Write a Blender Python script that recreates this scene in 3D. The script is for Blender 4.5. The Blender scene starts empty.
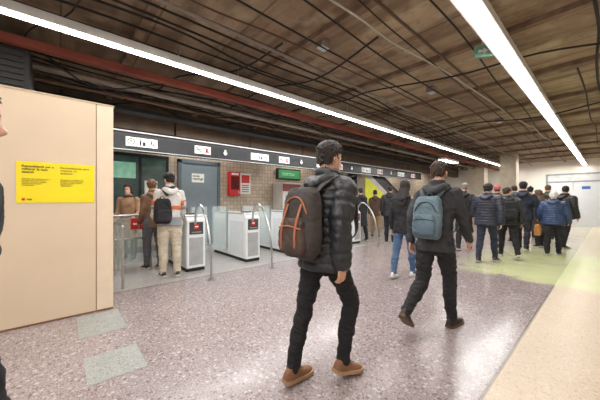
import bpy, math, random
from mathutils import Vector, Matrix, noise
random.seed(7)
SC = bpy.context.scene
COL = SC.collection
PI = math.pi
def R(d): return math.radians(d)
def V(x, y, z): return Vector((x, y, z))
SC.view_settings.view_transform = 'Standard'

# ---------------------------------------------------------------- camera frame
CH = 1.35; FPX = 273.0
FW = Vector((0.6607, 0.7506)); RT = Vector((0.7506, -0.6607))
def ground(px, py):
    D = FPX * CH / (py - 200.0); a = (px - 300) / FPX
    p = D * (FW + a * RT); return p.x, p.y
def atdepth(px, D):
    a = (px - 300) / FPX; p = D * (FW + a * RT); return p.x, p.y

# ---------------------------------------------------------------- materials
def lin(c):
    return tuple(((x/255)/12.92 if x/255 <= .04045 else ((x/255+.055)/1.055)**2.4) for x in c) + (1,)
MC = {}
def mat(name, col, rough=.6, metal=0, vary=.12, nscale=6, bump=0, bscale=60, emis=None, alpha=None, spec=.5):
    if name in MC: return MC[name]
    m = bpy.data.materials.new(name); m.use_nodes = True; nt = m.node_tree; N = nt.nodes; L = nt.links
    b = N['Principled BSDF']; c = lin(col)
    tc = N.new('ShaderNodeTexCoord')
    nz = N.new('ShaderNodeTexNoise'); nz.inputs['Scale'].default_value = nscale; nz.inputs['Detail'].default_value = 4
    L.new(tc.outputs['Object'], nz.inputs['Vector'])
    rp = N.new('ShaderNodeValToRGB'); rp.color_ramp.elements[0].position = .3; rp.color_ramp.elements[1].position = .7
    rp.color_ramp.elements[0].color = tuple(x*(1-vary) for x in c[:3]) + (1,)
    rp.color_ramp.elements[1].color = tuple(min(1, x*(1+vary)) for x in c[:3]) + (1,)
    L.new(nz.outputs['Fac'], rp.inputs['Fac']); L.new(rp.outputs['Color'], b.inputs['Base Color'])
    b.inputs['Roughness'].default_value = rough; b.inputs['Metallic'].default_value = metal
    b.inputs['Specular IOR Level'].default_value = spec
    if bump:
        n2 = N.new('ShaderNodeTexNoise'); n2.inputs['Scale'].default_value = bscale
        L.new(tc.outputs['Object'], n2.inputs['Vector'])
        bp = N.new('ShaderNodeBump'); bp.inputs['Strength'].default_value = bump; bp.inputs['Distance'].default_value = .01
        L.new(n2.outputs['Fac'], bp.inputs['Height']); L.new(bp.outputs['Normal'], b.inputs['Normal'])
    if emis:
        b.inputs['Emission Color'].default_value = lin(emis[0]); b.inputs['Emission Strength'].default_value = emis[1]
    if alpha is not None: b.inputs['Alpha'].default_value = alpha
    MC[name] = m; return m
class NT:
    def __init__(s, name):
        s.m = bpy.data.materials.new(name); s.m.use_nodes = True; s.n = s.m.node_tree.nodes; s.l = s.m.node_tree.links
        s.b = s.n['Principled BSDF']; s.pos = s.n.new('ShaderNodeNewGeometry').outputs['Position']
    def link(s, a, b): s.l.new(a, b)
    def val(s, op, a, b=None, c=None, clamp=False):
        n = s.n.new('ShaderNodeMath'); n.operation = op; n.use_clamp = clamp
        for i, x in enumerate((a, b, c)):
            if x is None: continue
            if isinstance(x, (int, float)): n.inputs[i].default_value = x
            else: s.l.new(x, n.inputs[i])
        return n.outputs[0]
    def mix(s, f, a, b):
        n = s.n.new('ShaderNodeMix'); n.data_type = 'RGBA'
        for i, x in ((0, f), (6, a), (7, b)):
            if isinstance(x, (int, float)): n.inputs[i].default_value = x
            elif isinstance(x, tuple): n.inputs[i].default_value = x
            else: s.l.new(x, n.inputs[i])
        return n.outputs[2]
    def noise(s, scale, detail=3, vec=None):
        n = s.n.new('ShaderNodeTexNoise'); n.inputs['Scale'].default_value = scale; n.inputs['Detail'].default_value = detail
        s.l.new(vec or s.pos, n.inputs['Vector']); return n.outputs['Fac']
    def vor(s, scale, out='Distance'):
        n = s.n.new('ShaderNodeTexVoronoi'); n.inputs['Scale'].default_value = scale; s.l.new(s.pos, n.inputs['Vector'])
        return n
    def xyz(s):
        n = s.n.new('ShaderNodeSeparateXYZ'); s.l.new(s.pos, n.inputs[0]); return n.outputs
    def step(s, x, lo, hi):
        n = s.n.new('ShaderNodeMapRange'); n.inputs['From Min'].default_value = lo; n.inputs['From Max'].default_value = hi
        s.l.new(x, n.inputs['Value']); return n.outputs[0]
    def vscale(s, v):
        n = s.n.new('ShaderNodeMapping'); n.inputs['Scale'].default_value = v; s.l.new(s.pos, n.inputs['Vector']); return n.outputs[0]

def terrazzo(t, base, chips, dark, sc=1.0, k=1.0):
    v1 = t.vor(52*sc); v2 = t.vor(80*sc); v3 = t.vor(26*sc)
    sep = t.n.new('ShaderNodeSeparateColor'); t.link(v1.outputs['Color'], sep.inputs[0])
    sep2 = t.n.new('ShaderNodeSeparateColor'); t.link(v2.outputs['Color'], sep2.inputs[0])
    sep3 = t.n.new('ShaderNodeSeparateColor'); t.link(v3.outputs['Color'], sep3.inputs[0])
    m1 = t.val('MULTIPLY', t.step(v1.outputs['Distance'], .42, .30), t.val('GREATER_THAN', sep.outputs[0], .55))
    m2 = t.val('MULTIPLY', t.step(v2.outputs['Distance'], .45, .35), t.val('GREATER_THAN', sep2.outputs[1], .45))
    m3 = t.val('MULTIPLY', t.step(v3.outputs['Distance'], .38, .28), t.val('GREATER_THAN', sep3.outputs[2], .84))
    m4 = t.val('MULTIPLY', t.step(v3.outputs['Distance'], .38, .28), t.val('LESS_THAN', sep3.outputs[2], .14))
    c = t.mix(t.val('MULTIPLY', m2, .8*k), base, dark)
    c = t.mix(t.val('MULTIPLY', m1, .45*k), c, chips)
    c = t.mix(t.val('MULTIPLY', m3, .5*k), c, chips)
    c = t.mix(t.val('MULTIPLY', m4, .6*k), c, dark)
    return c
def floor_mat():
    t = NT('terrazzo_floor'); x, y, z = t.xyz()
    n = t.noise(.9, 4)
    basep = t.mix(n, lin((142, 130, 131)), lin((166, 154, 154)))
    purple = terrazzo(t, basep, lin((210, 203, 202)), lin((98, 74, 74)))
    cream = terrazzo(t, t.mix(n, lin((200, 182, 158)), lin((216, 199, 176))), lin((232, 222, 206)), lin((168, 138, 112)), 1.2, .6)
    grey = terrazzo(t, t.mix(n, lin((158, 154, 152)), lin((180, 176, 173))), lin((204, 202, 198)), lin((128, 122, 120)), 1.4)
    gx = t.val('MULTIPLY', t.step(x, 5.75, 6.1), t.step(x, 11.5, 8.8)); gy = t.step(y, 2.4, 1.5)
    wob = t.noise(2.0, 9)
    gm = t.val('MULTIPLY', t.val('MULTIPLY', gx, gy), t.step(wob, .35, .46))
    spk = t.step(t.noise(26, 5), .30, .5)
    c = t.mix(t.val('LESS_THAN', y, .58), purple, cream)
    pale = t.val('MULTIPLY', t.step(t.val('ADD', x, t.val('MULTIPLY', wob, 1.2)), 6.4, 6.6), t.step(t.val('ADD', y, t.val('MULTIPLY', wob, 1.4)), 2.4, 1.8))
    c = t.mix(t.val('MULTIPLY', pale, .75), c, lin((214, 206, 176)))
    c = t.mix(t.val('MULTIPLY', t.val('MULTIPLY', gm, spk), .9), c, lin((208, 218, 162)))
    c = t.mix(t.val('GREATER_THAN', y, 4.75), c, grey)
    jx = t.val('LESS_THAN', t.val('FRACT', t.val('DIVIDE', x, 1.2)), .005)
    jy = t.val('LESS_THAN', t.val('FRACT', t.val('DIVIDE', y, 1.2)), .005)
    edge = t.val('MULTIPLY', t.val('LESS_THAN', t.val('ABSOLUTE', t.val('SUBTRACT', y, .58)), .012), t.val('LESS_THAN', x, 5.85))
    edge2 = t.val('LESS_THAN', t.val('ABSOLUTE', t.val('SUBTRACT', y, 4.75)), .02)
    j = t.val('MAXIMUM', t.val('MULTIPLY', t.val('MAXIMUM', jx, jy), .15), t.val('MULTIPLY', t.val('MAXIMUM', edge, edge2), .5))
    c = t.mix(j, c, lin((70, 58, 56)))
    t.link(c, t.b.inputs['Base Color'])
    r = t.step(t.noise(3, 5), .2, .9)
    t.link(t.val('ADD', t.val('ADD', t.val('MULTIPLY', r, .18), .14), t.val('MULTIPLY', t.val('LESS_THAN', y, .58), .16)), t.b.inputs['Roughness'])
    t.b.inputs['Specular IOR Level'].default_value = .6
    return t.m
def patch_mat():
    t = NT('grey_patch_tile')
    c = terrazzo(t, t.mix(t.noise(5, 6), lin((140, 143, 141)), lin((170, 172, 168))), lin((200, 200, 196)), lin((104, 106, 105)), 1.5)
    t.link(c, t.b.inputs['Base Color']); t.b.inputs['Roughness'].default_value = .4
    return t.m
def ceil_mat():
    t = NT('stained_concrete_ceiling'); x, y, z = t.xyz()
    n1 = t.noise(.7, 6); n2 = t.noise(3.0, 12); n4 = t.noise(9, 8)
    n3 = t.noise(1, 8, t.vscale((5.0, .6, 1)))
    c = t.mix(t.step(n1, .35, .65), lin((132, 110, 90)), lin((180, 160, 134)))
    c = t.mix(t.val('MULTIPLY', t.step(n3, .44, .62), .65), c, lin((100, 76, 58)))
    c = t.mix(t.val('MULTIPLY', t.step(n2, .52, .70), .45), c, lin((200, 184, 158)))
    c = t.mix(t.val('MULTIPLY', t.step(n4, .54, .68), .25), c, lin((82, 64, 50)))
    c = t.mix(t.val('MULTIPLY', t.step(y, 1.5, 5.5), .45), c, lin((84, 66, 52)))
    jx = t.val('LESS_THAN', t.val('FRACT', t.val('DIVIDE', x, .85)), .022)
    j = jx
    c = t.mix(t.val('MULTIPLY', j, .5), c, lin((44, 34, 28)))
    t.link(c, t.b.inputs['Base Color']); t.b.inputs['Roughness'].default_value = .85
    bp = t.n.new('ShaderNodeBump'); bp.inputs['Strength'].default_value = .7; bp.inputs['Distance'].default_value = .04
    t.link(t.val('SUBTRACT', t.val('ADD', n2, t.val('MULTIPLY', n3, .5)), j), bp.inputs['Height']); t.link(bp.outputs[0], t.b.inputs['Normal'])
    return t.m
def tile_mat(name, a, b, mortar, sc, axis='xz'):
    t = NT(name); x, y, z = t.xyz()
    cb = t.n.new('ShaderNodeCombineXYZ'); t.link(x if axis == 'xz' else y, cb.inputs[0]); t.link(z, cb.inputs[1])
    br = t.n.new('ShaderNodeTexBrick'); br.inputs['Scale'].default_value = 1; br.inputs['Brick Width'].default_value = sc; br.inputs['Row Height'].default_value = sc
    br.offset = 0; br.inputs['Mortar Size'].default_value = sc*.05
    br.inputs['Color1'].default_value = lin(a); br.inputs['Color2'].default_value = lin(b); br.inputs['Mortar'].default_value = lin(mortar)
    t.link(cb.outputs[0], br.inputs['Vector'])
    c = t.mix(t.val('MULTIPLY', t.step(t.noise(1.5, 5), .4, .7), .3), br.outputs['Color'], lin(mortar))
    t.link(c, t.b.inputs['Base Color']); t.b.inputs['Roughness'].default_value = .45
    return t.m

# ---------------------------------------------------------------- mesh builder
class MB:
    def __init__(s): s.v = []; s.f = []; s.mi = []; s.cur = 0
    def _f(s, f): s.f.append(f); s.mi.append(s.cur)
    def box(s, x0, x1, y0, y1, z0, z1):
        n = len(s.v)
        s.v += [V(x0,y0,z0),V(x1,y0,z0),V(x1,y1,z0),V(x0,y1,z0),V(x0,y0,z1),V(x1,y0,z1),V(x1,y1,z1),V(x0,y1,z1)]
        for f in ((0,3,2,1),(4,5,6,7),(0,1,5,4),(1,2,6,5),(2,3,7,6),(3,0,4,7)): s._f(tuple(n+i for i in f))
        return s
    def prism(s, poly, fn, d0, d1):
        n = len(s.v); k = len(poly)
        s.v += [fn(a, b, d0) for a, b in poly] + [fn(a, b, d1) for a, b in poly]
        s._f(tuple(n+i for i in range(k))); s._f(tuple(n+k+i for i in reversed(range(k))))
        for i in range(k): j = (i+1) % k; s._f((n+j, n+i, n+k+i, n+k+j))
        return s
    def rings(s, rings, cap=True):
        n = len(s.v); k = len(rings[0])
        for r in rings: s.v += r
        for i in range(len(rings)-1):
            for j in range(k):
                j2 = (j+1) % k
                s._f((n+i*k+j, n+i*k+j2, n+(i+1)*k+j2, n+(i+1)*k+j))
        if cap:
            s._f(tuple(n+j for j in reversed(range(k)))); e = n+(len(rings)-1)*k
            s._f(tuple(e+j for j in range(k)))
        return s
    def limb(s, pts, rad, n=4, seg=14, ref=None, quilt=None, caps=True):
        pts = [Vector(p) for p in pts]; rad = [(r, r) if isinstance(r, (int, float)) else r for r in rad]
        P = []; RR = []
        for i in range(len(pts)-1):
            p0 = pts[max(i-1, 0)]; p1 = pts[i]; p2 = pts[i+1]; p3 = pts[min(i+2, len(pts)-1)]
            for j in range(n):
                t = j/n
                q = .5*((2*p1)+(p2-p0)*t+(2*p0-5*p1+4*p2-p3)*t*t+(3*p1-p0-3*p2+p3)*t**3)
                P.append(q); RR.append(tuple(rad[i][m]*(1-t)+rad[i+1][m]*t for m in (0, 1)))
        P.append(pts[-1]); RR.append(rad[-1])
        T = []
        for i in range(len(P)):
            d = P[min(i+1, len(P)-1)]-P[max(i-1, 0)]
            T.append(d.normalized() if d.length > 1e-9 else V(0, 0, 1))
        a = Vector(ref) if ref is not None else (V(1, 0, 0) if abs(T[0].x) < .8 else V(0, 1, 0))
        rr = []; sl = 0
        def ring(c, t, a, ra, rb):
            b = t.cross(a); return [c + a*(ra*math.cos(2*PI*j/seg)) + b*(rb*math.sin(2*PI*j/seg)) for j in range(seg)]
        for i, (p, t) in enumerate(zip(P, T)):
            a = (a-t*a.dot(t)).normalized()
            if i: sl += (P[i]-P[i-1]).length
            ra, rb = RR[i]
            if quilt: q = quilt[1]*abs(math.sin(PI*sl/quilt[0]))**.6; ra += q; rb += q
            if i == 0 and caps:
                for g in (80, 50, 22): rr.append(ring(p-t*min(ra, rb)*math.sin(R(g)), t, a, ra*math.cos(R(g)), rb*math.cos(R(g))))
            rr.append(ring(p, t, a, ra, rb))
            if i == len(P)-1 and caps:
                for g in (22, 50, 80): rr.append(ring(p+t*min(ra, rb)*math.sin(R(g)), t, a, ra*math.cos(R(g)), rb*math.cos(R(g))))
        return s.rings(rr)
    def ell(s, c, rx, ry, rz, seg=16, n=9, fr=None):
        rr = []
        for i in range(n):
            g = -PI/2+PI*(i+.5)/n
            r = []
            for j in range(seg):
                p = V(rx*math.cos(g)*math.cos(2*PI*j/seg), ry*math.cos(g)*math.sin(2*PI*j/seg), rz*math.sin(g))
                r.append(Vector(c)+(fr@p if fr else p))
            rr.append(r)
        return s.rings(rr)
    def mesh(s, name, mats, fx=None, smooth=False):
        me = bpy.data.meshes.new(name)
        me.from_pydata([tuple(fx(v)) if fx else tuple(v) for v in s.v], [], s.f)
        for m in mats: me.materials.append(m)
        if len(mats) > 1: me.polygons.foreach_set('material_index', s.mi)
        if smooth: me.polygons.foreach_set('use_smooth', [True]*len(me.polygons))
        me.update(); return me
    def obj(s, name, mats, parent=None, bevel=0, smooth=False, fx=None):
        if not isinstance(mats, (list, tuple)): mats = [mats]
        o = bpy.data.objects.new(name, s.mesh(name, mats, fx, smooth)); COL.objects.link(o); o.parent = parent
        if bevel:
            b = o.modifiers.new('b', 'BEVEL'); b.width = bevel; b.segments = 2; b.limit_method = 'ANGLE'
        return o
def BX(*a): return MB().box(*a)
def fuse(mb, name, m, parent, vox, fx, smooth=2, fold=None):
    me = mb.mesh(name, [m], fx); t = bpy.data.objects.new('tmp', me); COL.objects.link(t)
    r = t.modifiers.new('r', 'REMESH'); r.mode = 'VOXEL'; r.voxel_size = vox; r.adaptivity = 0
    if smooth: q = t.modifiers.new('s', 'SMOOTH'); q.factor = .5; q.iterations = smooth
    dg = bpy.context.evaluated_depsgraph_get()
    me2 = bpy.data.meshes.new_from_object(t.evaluated_get(dg))
    bpy.data.objects.remove(t); bpy.data.meshes.remove(me)
    if fold:
        amp, fr, st = fold; sd = random.uniform(0, 50)
        nn = [v.normal.copy() for v in me2.vertices]
        for v, n in zip(me2.vertices, nn):
            c = v.co
            q = noise.noise(V(c.x*fr+sd, c.y*fr, c.z*fr*st))
            q2 = 1-2*abs(noise.noise(V(c.x*fr*1.3, c.y*fr*1.3+sd, c.z*fr*2.0*st+c.x*fr)))   # ridged creases
            v.co = c + n*amp*(q*.8+(q2-.6)*.55)
    me2.polygons.foreach_set('use_smooth', [True]*len(me2.polygons))
    me2.materials.clear(); me2.materials.append(m); me2.name = name
    o = bpy.data.objects.new(name, me2); COL.objects.link(o); o.parent = parent
    return o
def thing(name, label, cat, loc=(0,0,0), rz=0, group=None):
    o = bpy.data.objects.new(name, None); COL.objects.link(o); o.location = loc; o.rotation_euler = (0, 0, rz); o.empty_display_size = .1
    o['label'] = label; o['category'] = cat
    if group: o['group'] = group
    return o
def sthing(name, loc):
    o = bpy.data.objects.new(name, None); COL.objects.link(o); o.location = loc; o['kind'] = 'structure'; return o
def tag(o, label, cat, group=None):
    o['label'] = label; o['category'] = cat
    if group: o['group'] = group
    return o
def struct(o): o['kind'] = 'structure'; return o
def copy_tree(o, parent=None):
    c = o.copy(); COL.objects.link(c)
    if parent: c.parent = parent
    for ch in list(o.children): copy_tree(ch, c)
    return c
def text(s, size, m, parent, loc, rot, name='lettering', align='LEFT', bold=0):
    cu = bpy.data.curves.new('t', 'FONT'); cu.body = s; cu.size = size; cu.extrude = .0008; cu.offset = bold; cu.align_x = align; cu.space_line = .95
    t = bpy.data.objects.new('tmp', cu); COL.objects.link(t)
    me = bpy.data.meshes.new_from_object(t.evaluated_get(bpy.context.evaluated_depsgraph_get()))
    bpy.data.objects.remove(t); me.materials.clear(); me.materials.append(m)
    o = bpy.data.objects.new(name, me); COL.objects.link(o); o.parent = parent; o.location = loc; o.rotation_euler = rot
    return o

# ---------------------------------------------------------------- common materials
FLOOR = floor_mat(); CEIL = ceil_mat()
white = mat('white_paint', (232, 232, 228), .45, vary=.03)
black = mat('black_gloss', (22, 23, 26), .25, vary=.1)
signblk = mat('sign_band_black', (24, 26, 31), .25, vary=.1)
steel = mat('brushed_steel', (190, 192, 194), .28, 1, vary=.08, nscale=30)
darkmetal = mat('dark_metal', (50, 50, 52), .5, .6)
lamp_white = mat('lamp_diffuser', (255, 255, 250), .5, emis=((255, 250, 244), 20))
housing = mat('lamp_housing', (200, 198, 196), .5)
glass = mat('clear_glass', (210, 228, 226), .05, vary=.02, alpha=.3)
red = mat('signal_red', (200, 30, 32), .4, vary=.05)
yellow = mat('sign_yellow', (238, 214, 20), .5, vary=.03)
textdk = mat('text_dark', (74, 66, 20), .6)
blk_ink = mat('black_ink', (15, 15, 15), .5)
booth = mat('booth_laminate', (212, 191, 165), .45, vary=.04, nscale=2)
booth_d = mat('booth_trim', (160, 130, 100), .5)
rubber = mat('black_rubber', (24, 24, 25), .6)

# ---------------------------------------------------------------- setting
struct(BX(-6, 21, -4, 9, -.1, 0).obj('floor', FLOOR))
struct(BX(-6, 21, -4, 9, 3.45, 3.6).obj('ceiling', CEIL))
gatewall = tile_mat('mosaic_wall', (178, 161, 142), (198, 183, 164), (132, 118, 106), .12)
struct(BX(-6, 21, 8.0, 8.2, 0, 3.45).obj('wall_back', gatewall))
endwall = mat('end_wall_paint', (236, 230, 220), .6, vary=.04, nscale=2)
struct(BX(20, 20.2, -4, 8, 0, 3.45).obj('wall_right', endwall))
struct(BX(-6, 21, -4.2, -4, 0, 3.45).obj('wall_front', endwall))
pm = patch_mat()
struct(BX(.14, .54, 3.39, 4.04, 0, .002).obj('floor_patch', pm))
struct(BX(.15, .54, 2.49, 2.95, 0, .002).obj('floor_patch', pm))
struct(BX(-6, 20, 7.97, 8.0, 0, .15).obj('baseboard_back', mat('base_stone', (90, 84, 80), .5)))
beam_m = mat('ceiling_rib', (126, 104, 86), .85, vary=.35, nscale=5, bump=.5, bscale=30)
for i in range(11):
    x = .7 + i*1.7
    struct(BX(x, x+.09, -4, 6.7, 3.385, 3.45).obj('ceiling_beam', beam_m))
struct(BX(-6, 21, 6.7, 6.95, 2.85, 3.45).obj('ceiling_beam', mat('edge_beam', (96, 80, 66), .8, vary=.3, nscale=3, bump=.3)))

# far door (double)
d = sthing('door_1', (20, 1.25, 0))
dm = mat('far_door', (206, 210, 213), .5, vary=.03); dfr = mat('far_door_frame', (140, 144, 148), .5)
BX(-.06, -.0, -1.0, 1.0, 2.34, 2.66).obj('transom', mat('door_transom', (198, 200, 200), .5), d)
BX(-.08, 0, -1.07, -.98, 0, 2.7).obj('frame', dfr, d); BX(-.08, 0, .98, 1.07, 0, 2.7).obj('frame', dfr, d); BX(-.08, 0, -1.07, 1.07, 2.66, 2.74).obj('frame', dfr, d); BX(-.08, 0, -.98, .98, 2.28, 2.34).obj('frame', dfr, d)
for s in (-1, 1):
    lf = BX(-.05, -.01, min(.02*s, .97*s), max(.02*s, .97*s), 0, 2.28).obj('door_leaf', dm, d)
    BX(-.1, -.05, .1*s-.02, .1*s+.02, .95, 1.15).obj('handle', darkmetal, lf)
BX(-.065, -.05, .2, .42, 1.85, 2.07).obj('warning_plate', red, d)
BX(-.065, -.05, -.6, -.3, 1.9, 2.05).obj('notice_plate', mat('blue_plate', (40, 90, 160), .5), d)

d = sthing('door_2', (3.09, 8, 0))
teal = mat('teal_door', (118, 132, 140), .5, vary=.06); teal_d = mat('teal_door_frame', (88, 100, 108), .5)
BX(-.53, .53, -.05, -.005, 0, 2.4).obj('door_leaf', teal, d, bevel=.006)
BX(-.62, -.53, -.08, 0, 0, 2.5).obj('frame', teal_d, d); BX(.53, .62, -.08, 0, 0, 2.5).obj('frame', teal_d, d); BX(-.62, .62, -.08, 0, 2.4, 2.5).obj('frame', teal_d, d)
BX(-.45, -.38, -.1, -.05, .98, 1.15).obj('handle', darkmetal, d)
BX(-.24, .12, -.058, -.05, 1.86, 2.12).obj('notice_plate', white, d)
text("Accés\nrestringit", .085, blk_ink, d, (-.22, -.06, 2.02), (PI/2, 0, 0), bold=.002)

w = sthing('window_1', (1.25, 8, 0))
BX(-1.1, .95, -.03, 0, 1.0, 2.5).obj('pane', mat('glass_green_reflections', (66, 78, 76), .1, emis=((90, 120, 110), .12), vary=.5, nscale=3), w)  # dark pane, greenish reflections put into its mottled colour and faint glow
for x in (-1.1, -.4, .3, .95): BX(x-.03, x+.03, -.06, 0, 1.0, 2.5).obj('frame', darkmetal, w)
BX(-1.13, .98, -.07, 0, 2.45, 2.53).obj('frame', darkmetal, w); BX(-1.13, .98, -.07, 0, .95, 1.03).obj('window_sill', steel, w)
BX(-.3, .2, -.036, -.03, 1.9, 2.3).obj('lit_poster', mat('lit_poster', (120, 170, 146), .4, emis=((150, 210, 180), .3), vary=.4, nscale=5), w)
BX(.4, .7, -.036, -.03, 1.5, 1.85).obj('paper_notice', white, w)

# ---------------------------------------------------------------- beige booth
b = thing('site_hoarding_booth', 'tall beige laminate booth wall with a yellow notice at the left', 'booth', (0, 4.08, 0))
BX(-4.5, .325, 0, 1.5, .025, 2.5).obj('panel', booth, b)
BX(.335, .5, 0, 1.5, .025, 2.5).obj('corner_post', mat('booth_post', (222, 202, 177), .45, vary=.03), b)
BX(.325, .335, .01, 1.5, .0, 2.49).obj('joint', booth_d, b)
BX(-1.215, -1.205, -.002, .01, .025, 2.5).obj('joint', booth_d, b)
BX(-4.5, .5, .012, 1.5, 0, .025).obj('plinth', mat('booth_plinth', (140, 100, 70), .6), b)
BX(-4.5, .51, -.006, 1.52, 2.5, 2.52).obj('capping', mat('booth_cap', (186, 166, 142), .5), b)
n = thing('notice_board', 'yellow printed notice with two columns of dark text on the beige booth', 'notice', (0, 4.08, 0))
BX(-.34, .31, -.006, -.001, 1.32, 1.76).obj('board', yellow, n)
rot = (PI/2, 0, 0)
text("Remodelació per a\nmillorar la teva\nestació", .033, textdk, n, (-.3, -.0075, 1.70), rot, bold=.0007)
text("Remodelación para\nmejorar tu\nestación", .033, textdk, n, (.005, -.0075, 1.70), rot)
text("Disculpeu les molèsties que us\npuguem ocasionar durant\nles obres d'aquest vestíbul.\nGràcies per la vostra\ncol·laboració.", .018, textdk, n, (-.3, -.0075, 1.57), rot)
text("Disculpen las molestias que\npodamos ocasionar durante\nlas obras de este vestíbulo.\nGracias por su\ncolaboración.", .018, textdk, n, (.005, -.0075, 1.57), rot)
BX(-.3, -.275, -.0075, -.006, 1.345, 1.37).obj('logo', red, n)
text("TMB", .022, blk_ink, n, (-.265, -.0075, 1.348), rot, bold=.0006)

vu = thing('ventilation_unit', 'black louvred ventilation unit hanging above the beige booth', 'ventilation unit', (-.85, 5.0, 2.64))
BX(-.6, .58, -.4, .4, 0, .56).obj('casing', mat('vent_black', (30, 28, 28), .6), vu, bevel=.01)
for i in range(7): BX(-.55, .53, -.42, -.4, .05+i*.07, .075+i*.07).obj('louvre', darkmetal, vu)
for x in (-.5, .48): BX(x, x+.03, -.02, .02, .56, .81).obj('hanger', steel, vu)

# ---------------------------------------------------------------- sign band
sb = thing('sign_band', 'long black overhead sign band with white pictogram plates above the gates', 'sign', (0, 6.58, 0))
BX(-5, 14.3, 0, .3, 2.40, 2.74).obj('casing', signblk, sb, bevel=.008)
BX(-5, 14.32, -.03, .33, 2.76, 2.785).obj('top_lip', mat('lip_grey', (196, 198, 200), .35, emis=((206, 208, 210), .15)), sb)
BX(-5, 14.3, .01, .3, 2.74, 2.76).obj('shadow_gap', darkmetal, sb)
BX(-5, 14.3, -.01, .02, 2.385, 2.40).obj('bottom_trim', steel, sb)
for x in range(0, 15, 2): BX(x, x+.04, .12, .16, 2.785, 3.45).obj('hanger', darkmetal, sb)
plate_w = mat('plate_white', (240, 240, 236), .4, vary=.02, emis=((240, 240, 236), .5))
redink = mat('red_ink', (205, 40, 40), .5, vary=.03)
def pln(x0, z0, k=1.0): return lambda a, b, d: V(x0+a*k, d, z0+b*k)
def ngon(cx, cz, r, k=20, a0=0): return [(cx+r*math.cos(a0+2*PI*i/k), cz+r*math.sin(a0+2*PI*i/k)) for i in range(k)]
def ringprism(mb, cx, cz, r0, r1, fn, d0, d1, k=20):
    o = ngon(cx, cz, r1, k); i_ = ngon(cx, cz, r0, k)
    n = len(mb.v)
    for dd in (d0, d1): mb.v += [fn(a, b_, dd) for a, b_ in i_]+[fn(a, b_, dd) for a, b_ in o]
    for q in range(k):
        w_ = (q+1) % k; I0, O0, I1, O1 = n, n+k, n+2*k, n+3*k
        mb._f((I0+q, O0+q, O0+w_, I0+w_)); mb._f((O0+q, O1+q, O1+w_, O0+w_)); mb._f((I1+w_, O1+w_, O1+q, I1+q)); mb._f((I0+w_, I1+w_, I1+q, I0+q))
def plate(x, kind):
    s = .185; z0 = 2.475
    p = BX(x, x+s+.004, -.012, -.001, z0, z0+s).obj('pictogram_plate', plate_w if kind != 'arrow' else signblk, sb)
    f = pln(x, z0, s/.23); m = MB(); d0, d1 = -.016, -.012
    if kind == 'gate':
        ringprism(m, .115, .115, .062, .085, f, d0, d1, 20); m.prism([(.075,.14),(.155,.14),(.155,.12),(.125,.12),(.125,.075),(.105,.075),(.105,.12),(.075,.12)], f, d0, d1)
    elif kind == 'person':
        m.prism(ngon(.08, .18, .022, 12), f, d0, d1); m.prism([(.055,.03),(.1,.03),(.105,.15),(.055,.15)], f, d0, d1); m.prism([(.13,.03),(.2,.03),(.2,.13),(.13,.13)], f, d0, d1)
    elif kind == 'lift':
        m.prism(ngon(.1, .19, .018, 12), f, d0, d1); m.prism([(.08,.09),(.11,.09),(.11,.165),(.08,.165)], f, d0, d1); ringprism(m, .11, .08, .035, .05, f, d0, d1, 16); m.prism([(.11,.09),(.16,.09),(.19,.04),(.17,.03),(.15,.07),(.11,.07)], f, d0, d1)
    elif kind == 'arrow':
        m.prism([(.09,.2),(.14,.2),(.14,.11),(.09,.11)], f, d0, d1); m.prism([(.04,.11),(.19,.11),(.115,.03)], f, d0, d1)
    elif kind == 'nosmoke':
        m.prism([(.05,.1),(.18,.1),(.18,.13),(.05,.13)], f, d0-.0001, d1)
    elif kind == 'noentry':
        m.prism([(.08,.05),(.15,.05),(.15,.17),(.08,.17)], f, d0, d1)
    m.obj('symbol', plate_w if kind == 'arrow' else blk_ink, p)
    if kind in ('nosmoke', 'noentry'):
        m = MB(); ringprism(m, .115, .115, .08, .1, f, -.018, d1); m.prism([(.05,.17),(.065,.185),(.185,.06),(.17,.045)], f, -.0185, d1); m.obj('prohibition_ring', redink, p)
def group_(x, *ks):
    for i, k in enumerate(ks): plate(x+i*.2, k)
for x0 in (1.02, 3.98, 6.55, 9.1, 11.9): group_(x0, 'gate', 'person', 'lift')
for x0 in (2.43, 4.95, 7.5, 10.2, 13.2): group_(x0, 'nosmoke', 'noentry')
for x0 in (3.12, 5.75, 8.35, 11.2): group_(x0, 'arrow')

fc = thing('fire_hose_cabinet', 'red fire extinguisher cabinet on the mosaic wall beside the grey blue door', 'fire cabinet', (4.16, 7.99, 1.48))
BX(-.19, .19, -.16, 0, 0, .76).obj('casing', red, fc, bevel=.012)
BX(-.14, .14, -.17, -.16, .2, .62).obj('window', mat('cab_glass', (90, 20, 22), .1), fc)
BX(.11, .14, -.18, -.16, .08, .16).obj('handle', steel, fc)
BX(-.12, .12, -.172, -.16, .66, .72).obj('lettering_plate', white, fc)
fs = thing('fire_sign', 'white safety sign with red flame panel beside the red fire cabinet', 'sign', (4.62, 7.99, 1.55))
BX(-.19, .19, -.012, 0, 0, .68).obj('plate', white, fs)
BX(-.15, .15, -.016, -.012, .36, .62).obj('red_panel', red, fs)
for i in range(4): BX(-.14, .12, -.016, -.012, .06+i*.07, .085+i*.07).obj('text_line', blk_ink, fs)
gs = thing('green_display', 'dim green illuminated display on the back wall behind the gates', 'display', (6.42, 7.985, 2.1))
BX(-.55, .55, -.1, 0, 0, .4).obj('casing', darkmetal, gs, bevel=.01)
BX(-.5, .5, -.108, -.1, .05, .35).obj('screen', mat('green_screen', (60, 130, 84), .3, emis=((70, 150, 96), .25)), gs)
text("SORTIDA", .14, mat('display_text', (190, 226, 196), .4), gs, (-.34, -.11, .15), rot, bold=.002)
vend = thing('ticket_machine', 'pale ticket machine against the mosaic wall under the green display', 'ticket machine', (6.1, 7.66, 0))
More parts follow.
